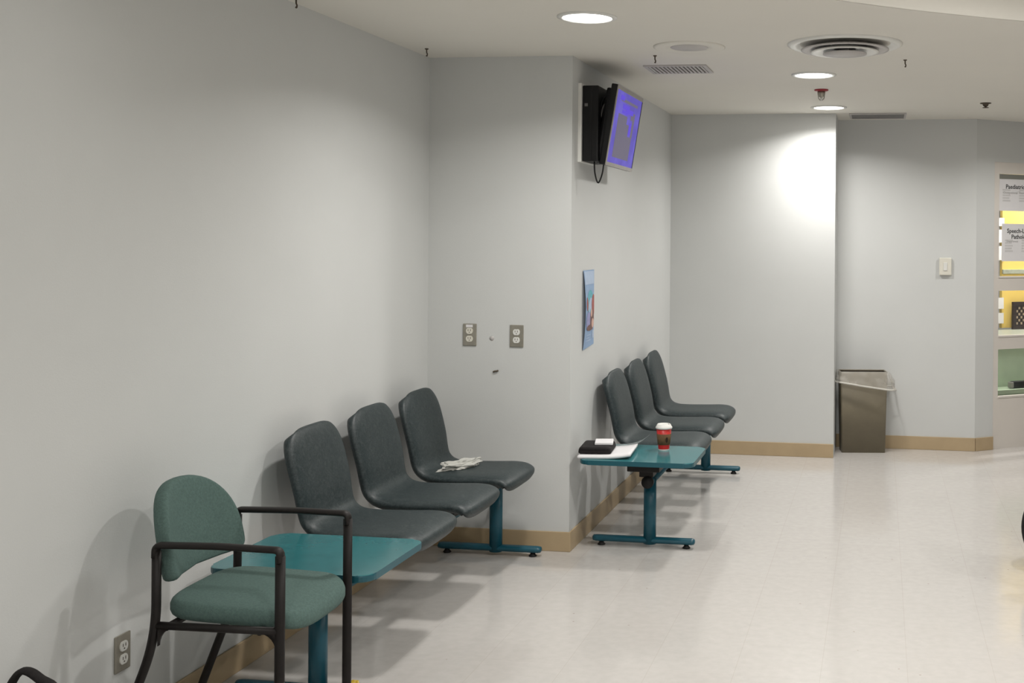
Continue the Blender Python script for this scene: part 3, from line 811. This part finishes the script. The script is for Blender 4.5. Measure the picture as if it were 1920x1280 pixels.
# bin with liner
bn = thing('waste_bin', 'taupe waste bin with a clear liner in the niche', 'bin', (-.126, 8.462, 0), radians(9))
def rect(hx, hy, z, r=.012, n=4): return [Vector((x, y, z)) for x, y in rrect(-hx, hx, -hy, hy, r, n)]
BX, BY, BZ = .170, .085, .585
bm = bmesh.new()
loft(bm, [rect(BX - .012, BY - .008, 0), rect(BX, BY, BZ), rect(BX - .006, BY - .006, BZ), rect(BX - .016, BY - .012, .02)], cap=True)
part('body', bm, 'bin', bn)
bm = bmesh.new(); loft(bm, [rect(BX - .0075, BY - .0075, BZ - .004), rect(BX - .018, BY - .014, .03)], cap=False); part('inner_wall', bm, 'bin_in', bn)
bm = bmesh.new(); rings = []
N_ = 80
def hem(k, f):
    a = k / N_ * 4
    # walk the rectangle perimeter
    s = a % 1; q = int(a) % 4
    hx, hy = BX + .002, BY + .002
    px, py = [(-hx + 2 * hx * s, -hy), (hx, -hy + 2 * hy * s), (hx - 2 * hx * s, hy), (-hx, hy - 2 * hy * s)][q]
    nx, ny = [(0, -1), (1, 0), (0, 1), (-1, 0)][q]
    drop = .075 + .055 * (px / hx * .5 + .5)
    w = noise.noise(Vector((k * .23, f * 2.0, 1.7)))
    flare = (.008 + .030 * f * (.35 + .65 * (px / hx * .5 + .5))) * (1 + .5 * w) if f > 0 else .002
    corner = min(s, 1 - s)
    bk = .25 if py > .5 * hy else 1
    fx = px + nx * flare + (px / hx) * flare * .6; fy = py + (ny * flare + (py / hy) * flare * .4) * bk
    return Vector((fx, fy, BZ + .004 - drop * f + .006 * w * f))
for f in [i / 10 for i in range(11)]: rings.append([hem(k, f) for k in range(N_)])
inner = [Vector((v.x * .93, v.y * .90, BZ - .10)) for v in rings[0]]
loft(bm, [inner, [Vector((v.x * .96, v.y * .94, BZ + .002)) for v in rings[0]]] + rings, cap=False)
ln = part('liner', bm, 'liner', bn, True)
bm = bmesh.new(); pts = [hem(k, 1.0) for k in range(N_)] + [hem(0, 1.0)]
tube(bm, pts, .0065, 8, cap=False); part('liner_hem', bm, 'liner_white', ln, True)

# bag in the lower left corner, strap showing
bg = thing('shoulder_bag', 'black bag on the floor by the left wall, only its looped strap in view', 'bag', (-2.10, 2.60, 0))
bm = bmesh.new(); box(bm, -.10, .11, -.17, .17, 0, .30, bev=.05, seg=4)
for v in bm.verts: v.co.x *= 1 - .35 * max(0, v.co.z) / .3
part('body', bm, 'blackcloth', bg, True)
bm = bmesh.new()
tube(bm, interp([(-.115, 0, .25), (-.085, 0, .345), (-.052, 0, .415), (-.028, 0, .440), (-.005, 0, .440), (.022, 0, .425), (.07, 0, .392), (.085, 0, .27)], 30), .01, 10, flat=(.016, .0085)); part('strap', bm, 'blackcloth', bg, True)

# wheelchair just entering at the right edge
wc = thing('wheelchair', 'dark wheel of a wheelchair cut off by the right edge', 'wheelchair', (.945, 4.98, 0), PHI)
RW = .224
def wheel(parent, y):
    bm = bmesh.new()
    prof = [Vector((cos(a), sin(a))) for a in [2 * pi * k / 12 for k in range(12)]]
    rings = [[Vector(((RW - .008 + .008 * p.x) * cos(t_), y + .012 * p.y, RW + (RW - .008 + .008 * p.x) * sin(t_))) for p in prof] for t_ in [2 * pi * k / 56 for k in range(57)]]
    loft(bm, rings, cap=False); w = obj('wheel', bm, 'black_rubber', parent, True)
    bm = bmesh.new()
    rings = [[Vector((r * cos(2 * pi * k / 48), y + dy, RW + r * sin(2 * pi * k / 48))) for k in range(48)] for r, dy in ((.213, -.006), (.213, .006), (.04, .014), (.04, -.014), (.213, -.006))]
    loft(bm, rings, cap=False); obj('wheel_disc', bm, 'grey_plastic', w, True)
    bm = bmesh.new(); tube(bm, [(0, y - .025, RW), (0, y + .025, RW)], .03, 16); obj('hub', bm, 'grey_metal', w, True)
wheel(wc, 0); wheel(wc, .5)
bm = bmesh.new()
for y in (.06, .44):
    tube(bm, fillet([(-.02, y, .85), (0, y, .45), (0, y, RW)], .05), .012, 10)
    tube(bm, fillet([(0, y, .45), (.38, y, .45), (.46, y, .12)], .05), .012, 10)
    tube(bm, [(0, y, RW), (.38, y, .16)], .012, 10)
tube(bm, [(0, 0, RW), (0, .5, RW)], .012, 10); tube(bm, [(.38, .06, .45), (.38, .44, .45)], .012, 10)
part('frame', bm, 'grey_metal', wc, True)
bm = bmesh.new(); box(bm, .0, .40, .07, .43, .46, .49, bev=.01); part('seat', bm, 'blackcloth', wc)
bm = bmesh.new(); box(bm, -.02, .0, .07, .43, .50, .84, bev=.008); part('backrest', bm, 'blackcloth', wc)
for y in (.06, .44):
    bm = bmesh.new()
    rings = [[Vector((.38 + r * cos(2 * pi * k / 24), y + dy, .08 + r * sin(2 * pi * k / 24))) for k in range(24)] for r, dy in ((.06, -.014), (.08, -.012), (.08, .012), (.06, .014), (.02, .014), (.02, -.014), (.06, -.014))]
    loft(bm, rings, cap=False); obj('caster', bm, 'black_rubber', wc, True)
    bm = bmesh.new(); tube(bm, [(.38, y, .08), (.38, y, .17)], .01, 8); obj('caster_fork', bm, 'grey_metal', wc, True)

# ------------------------------------------------------------------ camera, world, view
cam = bpy.data.cameras.new('camera'); co = bpy.data.objects.new('camera', cam); COL.objects.link(co)
F, U0, V0, ROLL = 2150., 1336., 448., .008
cam.sensor_fit = 'HORIZONTAL'; cam.sensor_width = 36; cam.lens = F / 1920 * 36
cam.shift_x = (960 - U0) / 1920; cam.shift_y = -(640 - V0) / 1920
co.matrix_world = Matrix.Translation((0, 0, H)) @ Matrix.Rotation(PHI, 4, 'Z') @ Matrix.Rotation(-ROLL, 4, 'Y') @ Matrix.Rotation(pi / 2, 4, 'X')
cam.clip_start = .05
S.camera = co
w = bpy.data.worlds.new('world'); S.world = w; w.use_nodes = True
w.node_tree.nodes['Background'].inputs[0].default_value = (.9, .95, 1, 1)
w.node_tree.nodes['Background'].inputs[1].default_value = .05
S.view_settings.view_transform = 'Standard'; S.view_settings.look = 'None'
S.view_settings.gamma = 1; S.view_settings.use_curve_mapping = False
S.view_settings.exposure = -0.1
